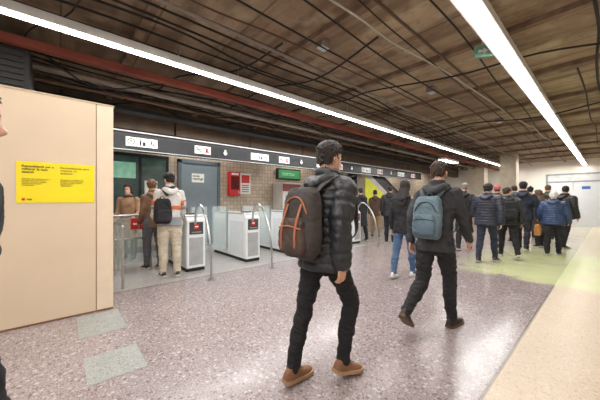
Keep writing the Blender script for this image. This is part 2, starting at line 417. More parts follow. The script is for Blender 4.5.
BX(-.4, .4, -.3, .3, 0, 1.95).obj('cabinet', mat('machine_grey', (186, 180, 172), .4), vend, bevel=.02)
BX(-.28, .1, -.31, -.3, 1.15, 1.5).obj('screen', mat('machine_screen', (40, 70, 110), .2, emis=((70, 120, 190), .6)), vend)
BX(-.4, .4, -.315, -.3, 1.65, 1.9).obj('header', mat('machine_header', (120, 60, 56), .5), vend); BX(.15, .32, -.31, -.3, 1.1, 1.5).obj('keypad', black, vend)
BX(-.2, .2, -.31, -.3, .45, .65).obj('tray', black, vend)

# ---------------------------------------------------------------- gates
cab_w = mat('gate_white', (226, 229, 230), .32, vary=.03); cab_g = mat('gate_grey', (172, 176, 179), .35, .2)
disp = mat('gate_red_display', (176, 44, 42), .3, emis=((255, 60, 50), .15))
def gate():
    g = thing('ticket_gate', '', 'ticket gate', (1.95, 5.2, 0))
    prof = [(0, .06), (1.65, .06), (1.65, 1.0), (1.59, 1.04), (.08, 1.04), (0, .96)]
    m = MB(); m.prism(prof, lambda a, b_, d: V(d, a, b_), -.18, .18); m.obj('housing', cab_w, g, bevel=.02)
    m = MB(); m.prism([(.06, 1.042), (1.59, 1.042), (1.55, 1.068), (.1, 1.068)], lambda a, b_, d: V(d, a, b_), -.185, .185); m.obj('top_cover', cab_g, g, bevel=.008)
    BX(-.17, .17, .02, 1.63, 0, .06).obj('plinth', darkmetal, g)
    ep = BX(-.13, .13, -.01, .02, .7, .93).obj('end_panel', mat('gate_reader_dark', (66, 68, 72), .35), g, bevel=.006)
    ds = BX(-.045, .045, -.014, -.01, .8, .89).obj('display', disp, ep)
    m = MB(); m.prism([(-.03, .837), (.03, .837), (.03, .853), (-.03, .853)], lambda a, b_, d: V(a, d, b_), -.017, -.014); m.obj('symbol', plate_w, ds)
    BX(-.09, .09, -.02, -.01, .73, .75).obj('card_slot', steel, ep)
    BX(-.13, .13, -.008, .02, .12, .64).obj('service_door', cab_g, g, bevel=.005)
    for s in (-1, 1):
        for y0, y1 in ((.08, .74), (.82, 1.57)):
            BX(min(s*.18, s*.187), max(s*.18, s*.187), y0, y1, .14, .88).obj('side_panel', mat('gate_side', (210, 214, 217), .35, vary=.03), g, bevel=.004)
        gf = BX(min(s*.2, s*.56), max(s*.2, s*.56), .84, .855, .2, 1.2).obj('glass_flap', glass, g)
        BX(min(s*.18, s*.21), max(s*.18, s*.21), .83, .865, .18, 1.22).obj('flap_hinge', steel, gf)
    cr = BX(-.07, .07, .2, .42, 1.068, 1.09).obj('card_reader', black, g, bevel=.005)
    BX(-.04, .04, .25, .33, 1.09, 1.093).obj('target', mat('reader_orange', (230, 140, 30), .4), cr)
    return g
glabels = ['white ticket gate cabinet nearest the beige booth, beside the waiting pair',
           'second white ticket gate cabinet from the booth, between two curved rails',
           'third white ticket gate cabinet from the booth, left of the brown backpack',
           'fourth ticket gate cabinet from the booth, behind the nearest walking man',
           'fifth and farthest ticket gate cabinet, right of the nearest walking man']
gp = gate()
for i, l in enumerate(glabels):
    g = gp if i == 0 else copy_tree(gp)
    g.location = (1.95+i*1.25, 5.2, 0); g['label'] = l; g['group'] = 'ticket gates in a row'
def hoop():
    h = thing('handrail_hoop', '', 'handrail', (0, 0, 0))
    m = MB(); m.limb([V(0, 5.17, .9), V(0, 5.14, 1.12), V(0, 5.02, 1.26), V(0, 4.82, 1.2), V(0, 4.6, .9), V(0, 4.48, .5), V(0, 4.44, 0.01)], [.021]*7, 6, 10); m.obj('rail', steel, h, smooth=True)
    m = MB(); m.rings([[V(.055*math.cos(2*PI*j/16), 4.44+.055*math.sin(2*PI*j/16), z) for j in range(16)] for z in (0, .015)]); m.obj('floor_flange', steel, h)
    return h
hp = hoop()
for i, l in enumerate(['curved steel handrail hoop in front of the gate nearest the booth', 'curved steel handrail hoop in front of the second gate',
                       'curved steel handrail hoop in front of the third gate, left of the brown backpack', 'curved steel handrail hoop behind the man in the black puffer jacket',
                       'farthest curved steel handrail hoop, in front of the fifth gate']):
    h = hp if i == 0 else copy_tree(hp)
    h.location = (1.95+i*1.25-.03, 0, 0); h['label'] = l; h['group'] = 'handrail hoops before the gates'
gb = thing('glass_barrier', 'glass barrier with steel rails and red no entry sign beside the booth', 'barrier', (.88, 6.15, 0))
BX(-.62, .5, -.008, .008, .12, 1.0).obj('glass_panel', glass, gb)
m = MB(); m.limb([V(-.64, 0, 1.05), V(.52, 0, 1.05)], [.022, .022], 2, 10); m.obj('top_rail', steel, gb, smooth=True)
m = MB(); m.limb([V(-.64, 0, .6), V(.52, 0, .6)], [.015, .015], 2, 10); m.obj('middle_rail', steel, gb, smooth=True)
for x in (-.62, -.05, .5): BX(x-.02, x+.02, -.02, .02, 0, 1.05).obj('post', steel, gb)
sg = BX(.15, .38, -.03, -.012, .78, .99).obj('no_entry_sign', red, gb)
BX(.19, .34, -.034, -.03, .865, .9).obj('bar', white, sg)
gb2 = thing('entry_guide_rail', 'low steel guide rail with posts just right of the booth corner', 'handrail', (.72, 4.9, 0))
m = MB(); m.limb([V(0, 0, 0), V(0, 0, .85), V(0, .1, .95), V(0, .8, .95), V(0, .9, .85), V(0, .9, 0)], [.018]*6, 5, 10); m.obj('rail', steel, gb2, smooth=True)
BX(-.006, .006, .1, .8, .15, .8).obj('glass_panel', glass, gb2)

# ---------------------------------------------------------------- escalator behind the gates
e = thing('escalator', 'escalator with black handrail and pale sloping side behind the gates', 'escalator', (0, 7.0, 0))
def inc(z0, z1): return [(9.3, 2.9+z0), (14.6, .05+z0), (14.6, .05+z1), (9.3, 2.9+z1)]
fn = lambda a, b_, d: V(a, d, b_)
for y0 in (0, .85):
    m = MB(); m.prism(inc(-.3, .1), fn, y0, y0+.06); m.obj('truss_side', mat('esc_side', (220, 216, 208), .4), e)
    m = MB(); m.prism(inc(.1, .72), fn, y0+.02, y0+.035); m.obj('balustrade', mat('esc_balustrade', (40, 42, 46), .2), e)
    m = MB(); m.limb([V(9.3, y0+.03, 3.42), V(14.5, y0+.03, .9), V(15.0, y0+.03, .82), V(15.15, y0+.03, .6), V(15.0, y0+.03, .4)], [.045]*5, 5, 10); m.obj('handrail', rubber, e, smooth=True)
for i in range(17):
    x = 14.6-i*.3; BX(x-.3, x, .06, .85, .05+i*.16, .2+i*.16).obj('step', darkmetal, e)
m = MB(); m.prism([(9.4, .0), (14.3, 0), (9.4, 2.5)], fn, .01, .05); m.obj('side_infill', mat('esc_infill', (150, 140, 128), .5), e)
m = MB(); m.prism([(9.9, 1.2), (12.3, 1.15), (9.9, 2.35)], fn, -.03, .0); m.obj('yellow_panel', mat('yellow_green', (206, 208, 60), .5, emis=((206, 208, 60), .25)), e)

colm = mat('column_cream', (196, 184, 166), .6)
struct(BX(15.4, 16.0, 2.8, 3.4, 0, 3.45).obj('column', colm))
struct(BX(17.6, 18.3, 4.6, 5.4, 0, 3.45).obj('column', colm))

# ---------------------------------------------------------------- lights
def luminaire(w, L, z):
    l = thing('linear_light', '', 'ceiling light')
    BX(-L/2, L/2, -w/2-.03, w/2+.03, .012, .1).obj('housing', housing, l)
    BX(-L/2+.004, L/2-.004, -w/2, w/2, 0, .012).obj('diffuser', lamp_white, l)
    for x in (-L/3, L/3): BX(x-.006, x+.006, -.006, .006, .1, .35+(3.1-z)).obj('hanger', steel, l)
    return l
Lr = 2.6
pa = luminaire(.08, Lr, 3.1); pb = luminaire(.13, Lr, 3.1)
for i in range(9):
    o = pa if i == 0 else copy_tree(pa); o.location = (-2.3+i*Lr, 3.73, 3.1)
    o['label'] = 'narrow white linear ceiling light in the continuous left row'; o['group'] = 'linear lights of the left row'
for i in range(9):
    o = pb if i == 0 else copy_tree(pb); o.location = (-2.3+i*Lr, .84, 3.1)
    o['label'] = 'broad white linear ceiling light in the continuous right row'; o['group'] = 'linear lights of the right row'
pc = luminaire(.2, 1.6, 3.1)
pc.location = (12.6, 4.6, 3.0); pc['label'] = 'short separate ceiling light far down the hall between the two rows'
for i, x in enumerate((-.5, 3.0, 6.5, 10, 13.5, 17)):
    o = copy_tree(pc); o.location = (x, 7.4, 3.05); o['label'] = 'ceiling light hidden behind the black sign band over the gates'; o['group'] = 'lights behind the sign band'
for x in (1, 7, 13):
    o = copy_tree(pb); o.location = (x, -2.2, 3.1); o['label'] = 'unseen ceiling light added over the cream floor side'; o['group'] = 'added lights over the cream floor side'  # extra lamps out of view, put in to brighten the hall
for i, (x, y, z, sx, sy, p) in enumerate(((2, 2.4, 3.2, 4, .8, 95), (8.5, 2.4, 3.2, 7, .8, 160), (17.6, 1.9, 3.2, 3, .8, 130), (4, 5.9, 3.0, 7, .4, 140), (-1.5, .5, 3.2, 2, 2, 95))):
    ld = bpy.data.lights.new('area', 'AREA'); ld.shape = 'RECTANGLE'; ld.size = sx; ld.size_y = sy; ld.energy = p; ld.color = (1, .98, .95)
    lo = bpy.data.objects.new('fill_light', ld); lo.location = (x, y, z); COL.objects.link(lo)  # added fill lamps with no fixture, lifting the hall and the gates

ex_u, ex_v = atdepth(483, 3.35)
ex = thing('exit_sign', 'small green and white emergency sign hanging beside the right light row', 'emergency sign', (ex_u, ex_v, 3.1), R(-55))
BX(-.095, .095, -.02, .02, 0, .14).obj('casing', mat('exit_green', (104, 140, 122), .5, emis=((90, 150, 120), .15)), ex)
m = MB(); m.prism([(-.06, .055), (0, .055), (0, .03), (.05, .07), (0, .11), (0, .085), (-.06, .085)], fn, -.024, -.02); m.obj('arrow', white, ex)
BX(-.01, .01, -.01, .01, .14, .35).obj('hanger', steel, ex)

m = MB(); m.box(-6, 20, 4.45, 4.55, 3.13, 3.23); tag(m.obj('steel_beam', mat('red_oxide', (130, 62, 48), .7, vary=.35, nscale=2), bevel=.008), 'rust red steel beam running under the ceiling behind the left lights', 'beam')
def pipe(pts, r, m_, name, label, cat, group=None, n=6, seg=8):
    mb = MB(); mb.limb(pts, [r]*len(pts), n, seg); return tag(mb.obj(name, m_, smooth=True), label, cat, group)
greyp = mat('grey_pipe', (132, 122, 114), .5, vary=.2); cabm = mat('cable_dark', (26, 22, 21), .7); cabw = mat('cable_pale', (186, 180, 170), .6); cabb = mat('cable_brown', (90, 70, 56), .7)
pipe([V(-6, 5.1, 3.15), V(20, 5.1, 3.15)], .05, greyp, 'ceiling_pipe', 'thick grey pipe along the ceiling between red beam and sign band', 'pipe', n=2)
pipe([V(-6, 5.75, 3.2), V(20, 5.75, 3.2)], .035, mat('brown_pipe', (116, 88, 70), .6), 'ceiling_pipe', 'brown pipe along the ceiling closest to the sign band', 'pipe', n=2)
pipe([V(-6, 2.9, 3.3), V(20, 2.9, 3.3)], .02, greyp, 'ceiling_pipe', 'thin grey conduit right of the left light row', 'pipe', n=2)
pipe([V(-6, 4.15, 3.34), V(20, 4.15, 3.34)], .025, greyp, 'ceiling_pipe', 'thin grey conduit between the left light row and the red beam', 'pipe', n=2)
pipe([V(-6, 1.55, 3.35), V(20, 1.55, 3.35)], .016, cabb, 'ceiling_pipe', 'thin brown conduit left of the right light row', 'pipe', n=2)
tr = thing('cable_tray', 'dark cable tray running along the ceiling above the sign band', 'cable tray', (0, 6.2, 3.05))
for y in (-.15, .15): BX(-5, 18, y-.01, y+.01, 0, .07).obj('side_rail', darkmetal, tr)
BX(-5, 18, -.15, .15, .0, .012).obj('base_plate', darkmetal, tr)
def cable(x0, x1, y0, y1, z, sag, wig, r=.009, m_=cabm, lab=None, group=None, step=1.1):
    L_ = math.hypot(x1-x0, y1-y0); n_ = max(4, int(L_/step)); pts = []
    dx, dy = (x1-x0)/L_, (y1-y0)/L_
    for i in range(n_+1):
        t = i/n_; w_ = random.uniform(-wig, wig); t2 = t+random.uniform(-.25, .25)/n_
        pts.append(V(x0+(x1-x0)*t2-dy*w_, y0+(y1-y0)*t2+dx*w_, min(z, 3.42)-(sag if i % 2 else 0)*random.uniform(.2, 1.2)))
    pipe(pts, r, m_, 'ceiling_cable', lab or 'thin dark cable sagging along the stained ceiling', 'cable', group or ('dark ceiling cables' if not lab else None), n=5, seg=6)
for k in range(7): cable(-4, 19, 4.65+k*.17, 4.7+k*.18, 3.32, .08, .05, random.choice((.011, .014, .018)), step=1.6)
for k in range(4): cable(-4, 19, 3.95+k*.09, 3.98+k*.09, 3.36, .05, .03, random.choice((.010, .014)), step=1.8)
for k in range(3): cable(-3, 19, 4.8+k*.3, 5.0+k*.3, 3.3, .28, .16, .012, step=1.2)
for k in range(5): cable(-3, 19, 2.95+k*.16, 3.05+k*.16, 3.37, .07, .05, random.choice((.009, .013)), step=1.7)
for k in range(4): cable(-3, 19, 5.5+k*.22, 5.6+k*.22, 3.3, .22, .12, .012, step=1.1)
for k in range(4): cable(-1, 18, 1.2+k*.42, 1.4+k*.42, 3.37, .05, .06, random.choice((.008, .011)), step=2.0)
for k, (xa, xb) in enumerate(((-.6, .3), (.9, 2.2), (2.6, 3.0), (4.1, 5.5), (6.4, 7.6), (9.0, 8.4), (10.5, 11.6), (12.8, 13.2), (15, 15.8))):
    cable(xa, xb, 6.4, random.uniform(1.8, 3.4), 3.36, .12, .08, random.choice((.009, .013)), cabm, 'thin dark cable crossing the ceiling from the sign band side', 'cables crossing the ceiling', .9)
cable(1.0, 12.5, 1.9, 1.3, 3.36, .05, .05, .012, cabw, 'pale cable strung along the ceiling between the two light rows')
cable(0, 9, 2.75, 2.5, 3.36, .05, .05, .010, cabb, 'brown cable along the ceiling next to the grey conduit')
cable(3.2, 5.2, 6.2, -1, 3.26, .1, .1, .012, cabm, 'dark cable crossing the whole ceiling near the front', None, .9)
cable(7.5, 7.9, 6, -1, 3.26, .2, .15, .014, cabm, 'dark drooping cable crossing the ceiling over the front group', None, .9)
cable(5.5, 18, .3, .2, 3.28, .1, .05, .012, cabm, 'dark cable hanging right of the right light row')
cable(2.2, 12, .1, .1, 3.36, .06, .04, .016, cabm, 'thick dark cable on the ceiling right of the right light row')
for i, (x, y) in enumerate(((5.2, 2.2), (2.6, 2.5), (8.5, 1.9))):
    jb = thing('junction_box', ['grey junction box on the ceiling in the middle of the hall', 'grey junction box on the ceiling nearest the camera', 'farthest grey junction box on the ceiling'][i], 'junction box', (x, y, 3.35))
    BX(-.08, .08, -.06, .06, 0, .1).obj('box', greyp, jb, bevel=.005); BX(-.07, .07, -.05, .05, -.008, 0).obj('lid', steel, jb)

# ---------------------------------------------------------------- people
HEADR = [(-.115,.018,.058,.02),(-.10,.036,.045,.042),(-.08,.05,.03,.06),(-.055,.06,.015,.077),(-.03,.066,.005,.087),(0,.071,0,.093),
         (.03,.075,-.002,.097),(.06,.075,-.004,.097),(.085,.066,-.006,.087),(.105,.047,-.007,.062),(.118,.022,-.008,.03)]
def headring(z):
    T = HEADR
    if z <= T[0][0]: return T[0][1:]
    for a, b_ in zip(T, T[1:]):
        if z <= b_[0]:
            t = (z-a[0])/(b_[0]-a[0]); return tuple(a[i]*(1-t)+b_[i]*t for i in (1, 2, 3))
    return T[-1][1:]
def sstep(x, a, b_):
    t = max(0, min(1, (x-a)/(b_-a))); return t*t*(3-2*t)
def interp(tab, h):
    if h <= tab[0][0]: return tab[0][1:]
    for a, b_ in zip(tab, tab[1:]):
        if h <= b_[0]:
            t = sstep(h, a[0], b_[0])*.5+.5*(h-a[0])/(b_[0]-a[0]); return tuple(a[i]*(1-t)+b_[i]*t for i in range(1, len(a)))
    return tab[-1][1:]
def person(label, loc, rz, H=1.75, legs=((0,3,0),(0,3,0)), arms=((-3,8,10),(3,8,10)), lean=3, head=(0,0), skin=(205,160,135),
           hair=(35,26,22), hstyle='short', top=(30,30,34), tstyle='jacket', trouser=(32,33,38), shoe=(30,28,28), sole=(200,200,195),
           hat=None, hood=True, wide=1.0, vox=.010, pack=None, packpos=(0, 0), packlabel='', legw=1.0, group=None, stripes=None, scarf=None, curl=1.0, bobble=False, trim=None):
    s = H/1.75
    root = thing('person', label, 'person', (loc[0], loc[1], 0), rz, group)
    mt = lambda n, c, **k: mat('%s_%d_%d_%d' % ((n,)+tuple(c)), c, **k)
    SK = mt('skin', skin, rough=.5, vary=.06); TP = mt('fabric' if tstyle != 'puffer' else 'puffer', top, rough=.8 if tstyle != 'puffer' else .45, vary=.2, bump=.2, bscale=150)
    TR = mt('denim', trouser, rough=.85, vary=.15, bump=.2, bscale=200); SH = mt('shoe', shoe, rough=.6, vary=.15); SO = mt('sole', sole, rough=.6)
    HA = mt('hair', hair, rough=.6, vary=.4, nscale=70, bump=.7, bscale=140)
    Rl = Matrix.Rotation(-R(lean), 3, 'X')
    def tp(x, y, h): return Rl @ V(x, y, h)
    hip = []; knee = []; ank = []; feet = []
    for i, sd in enumerate((-1, 1)):
        t, k, f = legs[i]
        h0 = V(sd*.092, 0, -.02); d1 = V(sd*.02, math.sin(R(t)), -math.cos(R(t))).normalized(); k0 = h0+d1*.43
        q = R(t-k); a0 = k0+V(0, math.sin(q), -math.cos(q))*.41
        fr = Matrix.Rotation(R(f), 3, 'X').transposed() @ Matrix.Rotation(-sd*R(6), 3, 'Z')
        hip.append(h0); knee.append(k0); ank.append(a0); feet.append(fr)
    def shoep(i, x, y, z): return ank[i]+feet[i] @ V(x, y, z-.085)
    mz = min(min(shoep(i, 0, y, 0).z for y in (-.075, 0, .13, .2)) for i in (0, 1))
    fx = lambda v: V(v.x*s, v.y*s, (v.z-mz)*s)
    m = MB()
    tab = [(-.12,.10,.08),(-.04,.14,.095),(.05,.14,.095),(.15,.128,.09),(.27,.142,.1),(.38,.155,.105),(.46,.15,.095),(.50,.12,.075),(.54,.06,.06),(.58,.053,.056),(.66,.05,.055)]
    m.rings([[tp(w*math.cos(2*PI*j/20), d_*math.sin(2*PI*j/20), h) for j in range(20)] for h, (w, d_) in ((h, interp(tab, h)) for h in [-.12+i*.026 for i in range(31)])])
    for i in (0, 1):
        m.limb([hip[i], knee[i], ank[i]], [.064, .040, .028], 5); m.limb([ank[i], shoep(i, 0, .06, .04), shoep(i, 0, .14, .035)], [.028, .028, .022], 3, 10)
    hy, hpz = head
    HR = Rl @ Matrix.Rotation(R(hy), 3, 'Z') @ Matrix.Rotation(-R(hpz), 3, 'X')
    HC = tp(0, .018, .70)
    def hp_(x, y, z): return HC+HR @ V(x*.95, y*.97, z)
    rr = []
    for i in range(26):
        z = -.115+.235*i/25; w, yc, d_ = headring(z); r = []
        for j in range(28):
            an = 2*PI*j/28; x = w*math.cos(an); y = yc+d_*math.sin(an)
            if y > .04: y -= .009*math.exp(-((abs(x)-.03)/.014)**2-((z-.004)/.014)**2); y += .004*math.exp(-((z-.026)/.01)**2)
            r.append(hp_(x, y, z))
        rr.append(r)
    m.rings(rr)
    m.limb([hp_(0, .086, .008), hp_(0, .1, -.02), hp_(0, .106, -.034), hp_(0, .094, -.044)], [.006, .008, .012, .009], 4, 10)
    m.ell(hp_(0, .083, -.065), .024, .01, .006, 10, 6, HR); m.ell(hp_(0, .08, -.074), .02, .011, .006, 10, 6, HR)
    for sd in (-1, 1): m.ell(hp_(sd*.078, -.008, -.008), .009, .019, .031, 10, 7, HR)
    m.limb([tp(0, -.005, .55), hp_(0, -.01, -.05)], [.056, .052], 3)
    sh = []; el = []; wr = []
    for i, sd in enumerate((-1, 1)):
        a_, b_, e_ = arms[i]
        d1 = V(sd*math.sin(R(b_)), math.sin(R(a_))*math.cos(R(b_)), -math.cos(R(a_))*math.cos(R(b_)))
        q = R(a_+e_); bb = R(b_*.2)
        d2 = V(sd*math.sin(bb), math.sin(q)*math.cos(bb), -math.cos(q)*math.cos(bb))
        S = tp(sd*.178*wide, 0, .475); E = S+Rl@d1*.285; W = E+Rl@d2*.25; d2 = Rl@d2
        sh.append(S); el.append(E); wr.append(W)
        m.limb([tp(sd*.12, 0, .46), S, E, W], [.05, .043, .034, .025], 4, 12)
        nrm = V(-sd, 0, 0); nrm = (nrm-d2*nrm.dot(d2)).normalized(); th = V(0, 1, 0.0); th = (th-d2*th.dot(d2)-nrm*th.dot(nrm)).normalized()
        m.limb([W, W+d2*.03, W+d2*.075], [(.026, .018), (.036, .016), (.04, .013)], 4, 14, ref=th)
        for off, ln in ((.03, .068), (.010, .078), (-.011, .072), (-.031, .056)):
            p = W+d2*.078+th*off; pts = [p-d2*.01, p]; ang = 0; cd = d2+th*off*1.6
            for q_, fr_ in ((14, .42), (24, .33), (22, .25)):
                ang += R(q_*curl); p = p+(cd*math.cos(ang)+nrm*math.sin(ang)).normalized()*ln*fr_; pts.append(p)
            m.limb(pts, [.0085, .0085, .008, .0075, .0065], 3, 8)
        p = W+d2*.02+th*.022; m.limb([p, p+(d2*.7+th*.55+nrm*.2)*.035, p+(d2*.9+th*.5+nrm*.3)*.062, p+(d2*1.0+th*.38+nrm*.4)*.082], [.013, .011, .009, .008], 3, 8)
    fuse(m, 'body', SK, root, .0055 if vox < .008 else (.0075 if vox < .01 else .009), fx, 1)
    for sd in (-1, 1):
        e_ = MB(); e_.ell((0, 0, 0), .0125, .0125, .0125, 12, 10); ec = hp_(sd*.031, .073, .004); e_.v = [ec+HR@v for v in e_.v]
        fc_ = [sum((e_.v[i] for i in f), V(0,0,0))/len(f)-ec for f in e_.f]
        e_.mi = [1 if (HR.transposed()@c).y > .0105 else 0 for c in fc_]
        e_.obj('eye', [white, mat('iris', (40, 26, 18), .2)], root, smooth=True, fx=fx)
        e_ = MB(); e_.limb([hp_(sd*.014, .091, .022), hp_(sd*.03, .089, .028), hp_(sd*.047, .078, .023)], [.004, .004, .003], 3, 8); e_.obj('eyebrow', HA, root, smooth=True, fx=fx)
    def zthr(y, style):
        if style == 'hat': return .045 if y > 0 else .045-.06*sstep(-y, 0, .08)
        if style == 'long': return .07*sstep(y, .035, .075)-.12*(1-sstep(y, -.01, .05))
        return .068 if y > .06 else (.068*sstep(y, .0, .06)-.012*(1-sstep(y, 0, .06))-.07*sstep(-y, .0, .055))
    def cap(off, style):
        rr = []
        for i in range(34):
            z = -.112+.2335*i/33; w, yc, d_ = headring(z); r = []
            for j in range(44):
                an = 2*PI*j/44; c, sn = math.cos(an), math.sin(an); y = yc+d_*sn
                zt = zthr(y, style)
                k = sstep(z, zt-.006, zt+.02); top_ = 1+.25*sstep(z, .05, .12)
                o_ = -.007+(off*top_+.007)*k
                if style != 'hat': o_ += k*.006*noise.noise(V(c*5, sn*5, z*60+loc[0]*9))
                zz = z+(o_*.9*sstep(z, .06, .118))
                r.append(hp_((w+o_)*c, yc+(d_+o_)*sn, zz))
            rr.append(r)
        mm = MB(); mm.rings(rr); return mm
    off_ = {'short': .008, 'long': .018, 'bald': .003, 'curly': .012}[hstyle]
    mm = cap(off_, 'long' if hstyle == 'long' else 'short')
    if vox < .0115 and hstyle in ('short', 'curly') and not hat:
        rs = random.Random(int(loc[0]*100)); cnt = 0
        while cnt < (190 if hstyle == 'curly' else 150):
            z = rs.uniform(-.06, .125); w, yc, d_ = headring(min(z, .112)); an = rs.uniform(0, 2*PI); c, sn = math.cos(an), math.sin(an); y = yc+d_*sn
            if z < zthr(y, 'short')+.012: continue
            cnt += 1
            nrm = V(c, sn, (z/.1)*1.2 if z > .03 else 0).normalized(); base = V((w+off_*.5)*c, yc+(d_+off_*.5)*sn, z)
            crown = V(0, -.04, .13); flow = (base-crown); flow = (flow-nrm*flow.dot(nrm)); flow = flow.normalized() if flow.length > .01 else V(0, 1, 0)
            flow = (flow+V(rs.uniform(-.5, .5), rs.uniform(-.5, .5), rs.uniform(-.3, .3))*(1.2 if hstyle == 'curly' else .7)).normalized()
            ln = rs.uniform(.018, .034); lift = rs.uniform(.2, .5)*(.9 if hstyle == 'curly' else .6)
            p1 = base+flow*ln*.5+nrm*ln*lift; p2 = base+flow*ln+nrm*ln*lift*.6
            mm.limb([hp_(*base), hp_(*p1), hp_(*p2)], [.0065, .0055, .002], 2, 6)
        ho = fuse(mm, 'hair', HA, root, .0035, fx, 1)
    else: ho = mm.obj('hair', HA, root, smooth=True, fx=fx)
    if hstyle == 'long':
        m2 = MB(); m2.limb([hp_(0, -.05, .03), hp_(0, -.075, -.05), tp(0, -.1, .54), tp(0, -.155, .45), tp(0, -.165, .36)], [(.07, .05), (.085, .045), (.09, .035), (.085, .025), (.06, .012)], 5, 16, ref=(1, 0, 0))
        fuse(m2, 'hair_length', HA, ho, .01, fx, 1, (.006, 30, .3))
    if hat:
        HT = mt('knit', hat, rough=.9, bump=.6, bscale=120); mm = cap(.022, 'hat'); hto = mm.obj('knit_hat', HT, root, smooth=True, fx=fx)
        if bobble: m2 = MB(); m2.ell(hp_(0, -.008, .155), .03, .03, .027, 12, 8); m2.obj('bobble', HT, hto, smooth=True, fx=fx)
    m = MB(); p_ = .015 if tstyle == 'puffer' else 0; q = (.062, .017) if tstyle == 'puffer' else None
    lo = {'jacket': -.13, 'puffer': -.12, 'coat': -.46, 'hoodie': -.1}[tstyle]
    tab = [(-.47,.225,.165),(-.3,.2,.155),(-.14,.184,.142),(-.08,.186,.143),(0,.178,.138),(.08,.168,.133),(.18,.168,.133),(.28,.18,.138),(.38,.192,.138),(.45,.18,.128),(.49,.14,.11),(.53,.098,.09),(.56,.08,.084),(.60,.074,.082),(.615,.068,.076)]
    hs = [lo+(.615-lo)*i/110 for i in range(111)]; rr = []
    for h in hs:
        w, d_ = interp(tab, h); o_ = p_*(1-sstep(h, .5, .56)*.6)
        if q: o_ += q[1]*abs(math.sin(PI*h/q[0]))**.5
        rr.append([tp((w*wide+o_)*math.cos(2*PI*j/28), (d_+o_)*math.sin(2*PI*j/28)-.004, h) for j in range(28)])
    m.rings(rr)
    for i, sd in enumerate((-1, 1)):
        W = wr[i]; m.limb([tp(sd*.11*wide, 0, .455), tp(sd*.16*wide, 0, .47), sh[i]+(el[i]-sh[i])*.12, el[i], W-(W-el[i])*.02], [x+p_ for x in (.058, .064, .064, .052, .042)], 11, 18, quilt=(.065, .014) if q else None)
    if hood: m.limb([tp(-.095, -.03, .54), tp(-.065, -.105, .52), tp(0, -.135, .485), tp(.065, -.105, .52), tp(.095, -.03, .54)], [(.035, .035), (.055, .04), (.075, .045), (.055, .04), (.035, .035)], 4, 14)
    tobj = fuse(m, {'jacket': 'jacket', 'puffer': 'puffer_jacket', 'coat': 'coat', 'hoodie': 'hooded_jacket'}[tstyle], TP, root, vox, fx, 1 if q else 2, (.018, 8, .8) if not q else (.010, 15, .5))
    if stripes:
        for c_, h0, h1 in stripes:
            SM = mt('stripe', c_, rough=.8); mm = MB(); rr = []
            for h in [h0+(h1-h0)*i/8 for i in range(9)]:
                w, d_ = interp(tab, h); rr.append([tp((w*wide+.014)*math.cos(2*PI*j/28), (d_+.014)*math.sin(2*PI*j/28)-.004, h) for j in range(28)])
            mm.rings(rr); mm.obj('colour_band', SM, tobj, smooth=True, fx=fx)
            for i in (0, 1):
                k0, k1 = (.45, .75) if h0 > .1 else (.8, .98)
                mm = MB(); a0 = sh[i]+(el[i]-sh[i])*k0; a1 = sh[i]+(el[i]-sh[i])*k1; mm.limb([a0, a1], [.074, .068], 3, 18, caps=False); mm.obj('sleeve_band', SM, tobj, smooth=True, fx=fx)
    if scarf:
        mm = MB(); c = [tp(.085*math.cos(2*PI*k/12), .09*math.sin(2*PI*k/12), .56+.01*math.sin(k*2)) for k in range(13)]; mm.limb(c, [(.03, .025)]*13, 2, 10); mm.obj('scarf', mt('scarf', scarf, rough=.9), root, smooth=True, fx=fx)
    m = MB(); tt = [(-.16,.12,.105),(-.08,.165,.122),(.0,.162,.12),(.08,.152,.115)]
    m.rings([[V((w)*math.cos(2*PI*j/24), d_*math.sin(2*PI*j/24)-.005, h) for j in range(24)] for h, (w, d_) in ((h, interp(tt, h)) for h in [-.16+.03*i for i in range(9)])])
    for i in (0, 1):
        mid = (hip[i]+knee[i])/2; cal = knee[i]*.62+ank[i]*.38+V(0, -.012, 0); lowa = ank[i]+(knee[i]-ank[i])*.04
        m.limb([hip[i]+V(0, -.01, .0), mid, knee[i], cal, ank[i]+(knee[i]-ank[i])*.12, lowa], [.1*legw, .09*legw, .07*legw, .068*legw, .052*legw, .058*legw], 6, 18)
    fuse(m, 'trousers', TR, root, vox, fx, 2, (.015, 10, 1.6))
    SR = [(-.078,.02,.012,.05),(-.068,.03,.004,.085),(-.03,.037,0,.115),(.01,.038,0,.115),(.045,.04,0,.092),(.08,.044,0,.07),(.13,.048,0,.058),(.165,.045,.002,.05),(.195,.033,.006,.04),(.21,.014,.012,.03)]
    for i in (0, 1):
        m = MB(); rr = []
        for y, w, z0, z1 in SR:
            zc = (z0+z1)/2; hz = (z1-z0)/2; r = []
            for j in range(18):
                an = 2*PI*j/18; c, sn = math.cos(an), math.sin(an); c = math.copysign(abs(c)**.7, c); sn = math.copysign(abs(sn)**.8, sn)
                r.append(shoep(i, w*sn*(1.0 if c < .2 else .82), y, zc+hz*c))
            rr.append(r)
        m.rings(rr); so = m.obj('shoe', SH, root, smooth=True, fx=fx)
        m = MB(); rr = []
        for y, w, z0, z1 in SR:
            rr.append([shoep(i, sx*(w+.004), y+(.004 if y > 0 else -.004), zz) for sx, zz in ((-1, z0), (-1, z0+.026), (1, z0+.026), (1, z0))])
        m.rings(rr); m.obj('sole', SO, so, fx=fx)
        m = MB(); zz = []
        for q_ in range(6): zz.append(shoep(i, -.02 if q_ % 2 else .02, .04+.011*q_, .098-.0055*q_))
        m.limb(zz, [.003]*6, 2, 6); m.obj('lace', SO if shoe[0] < 100 else SH, so, fx=fx)
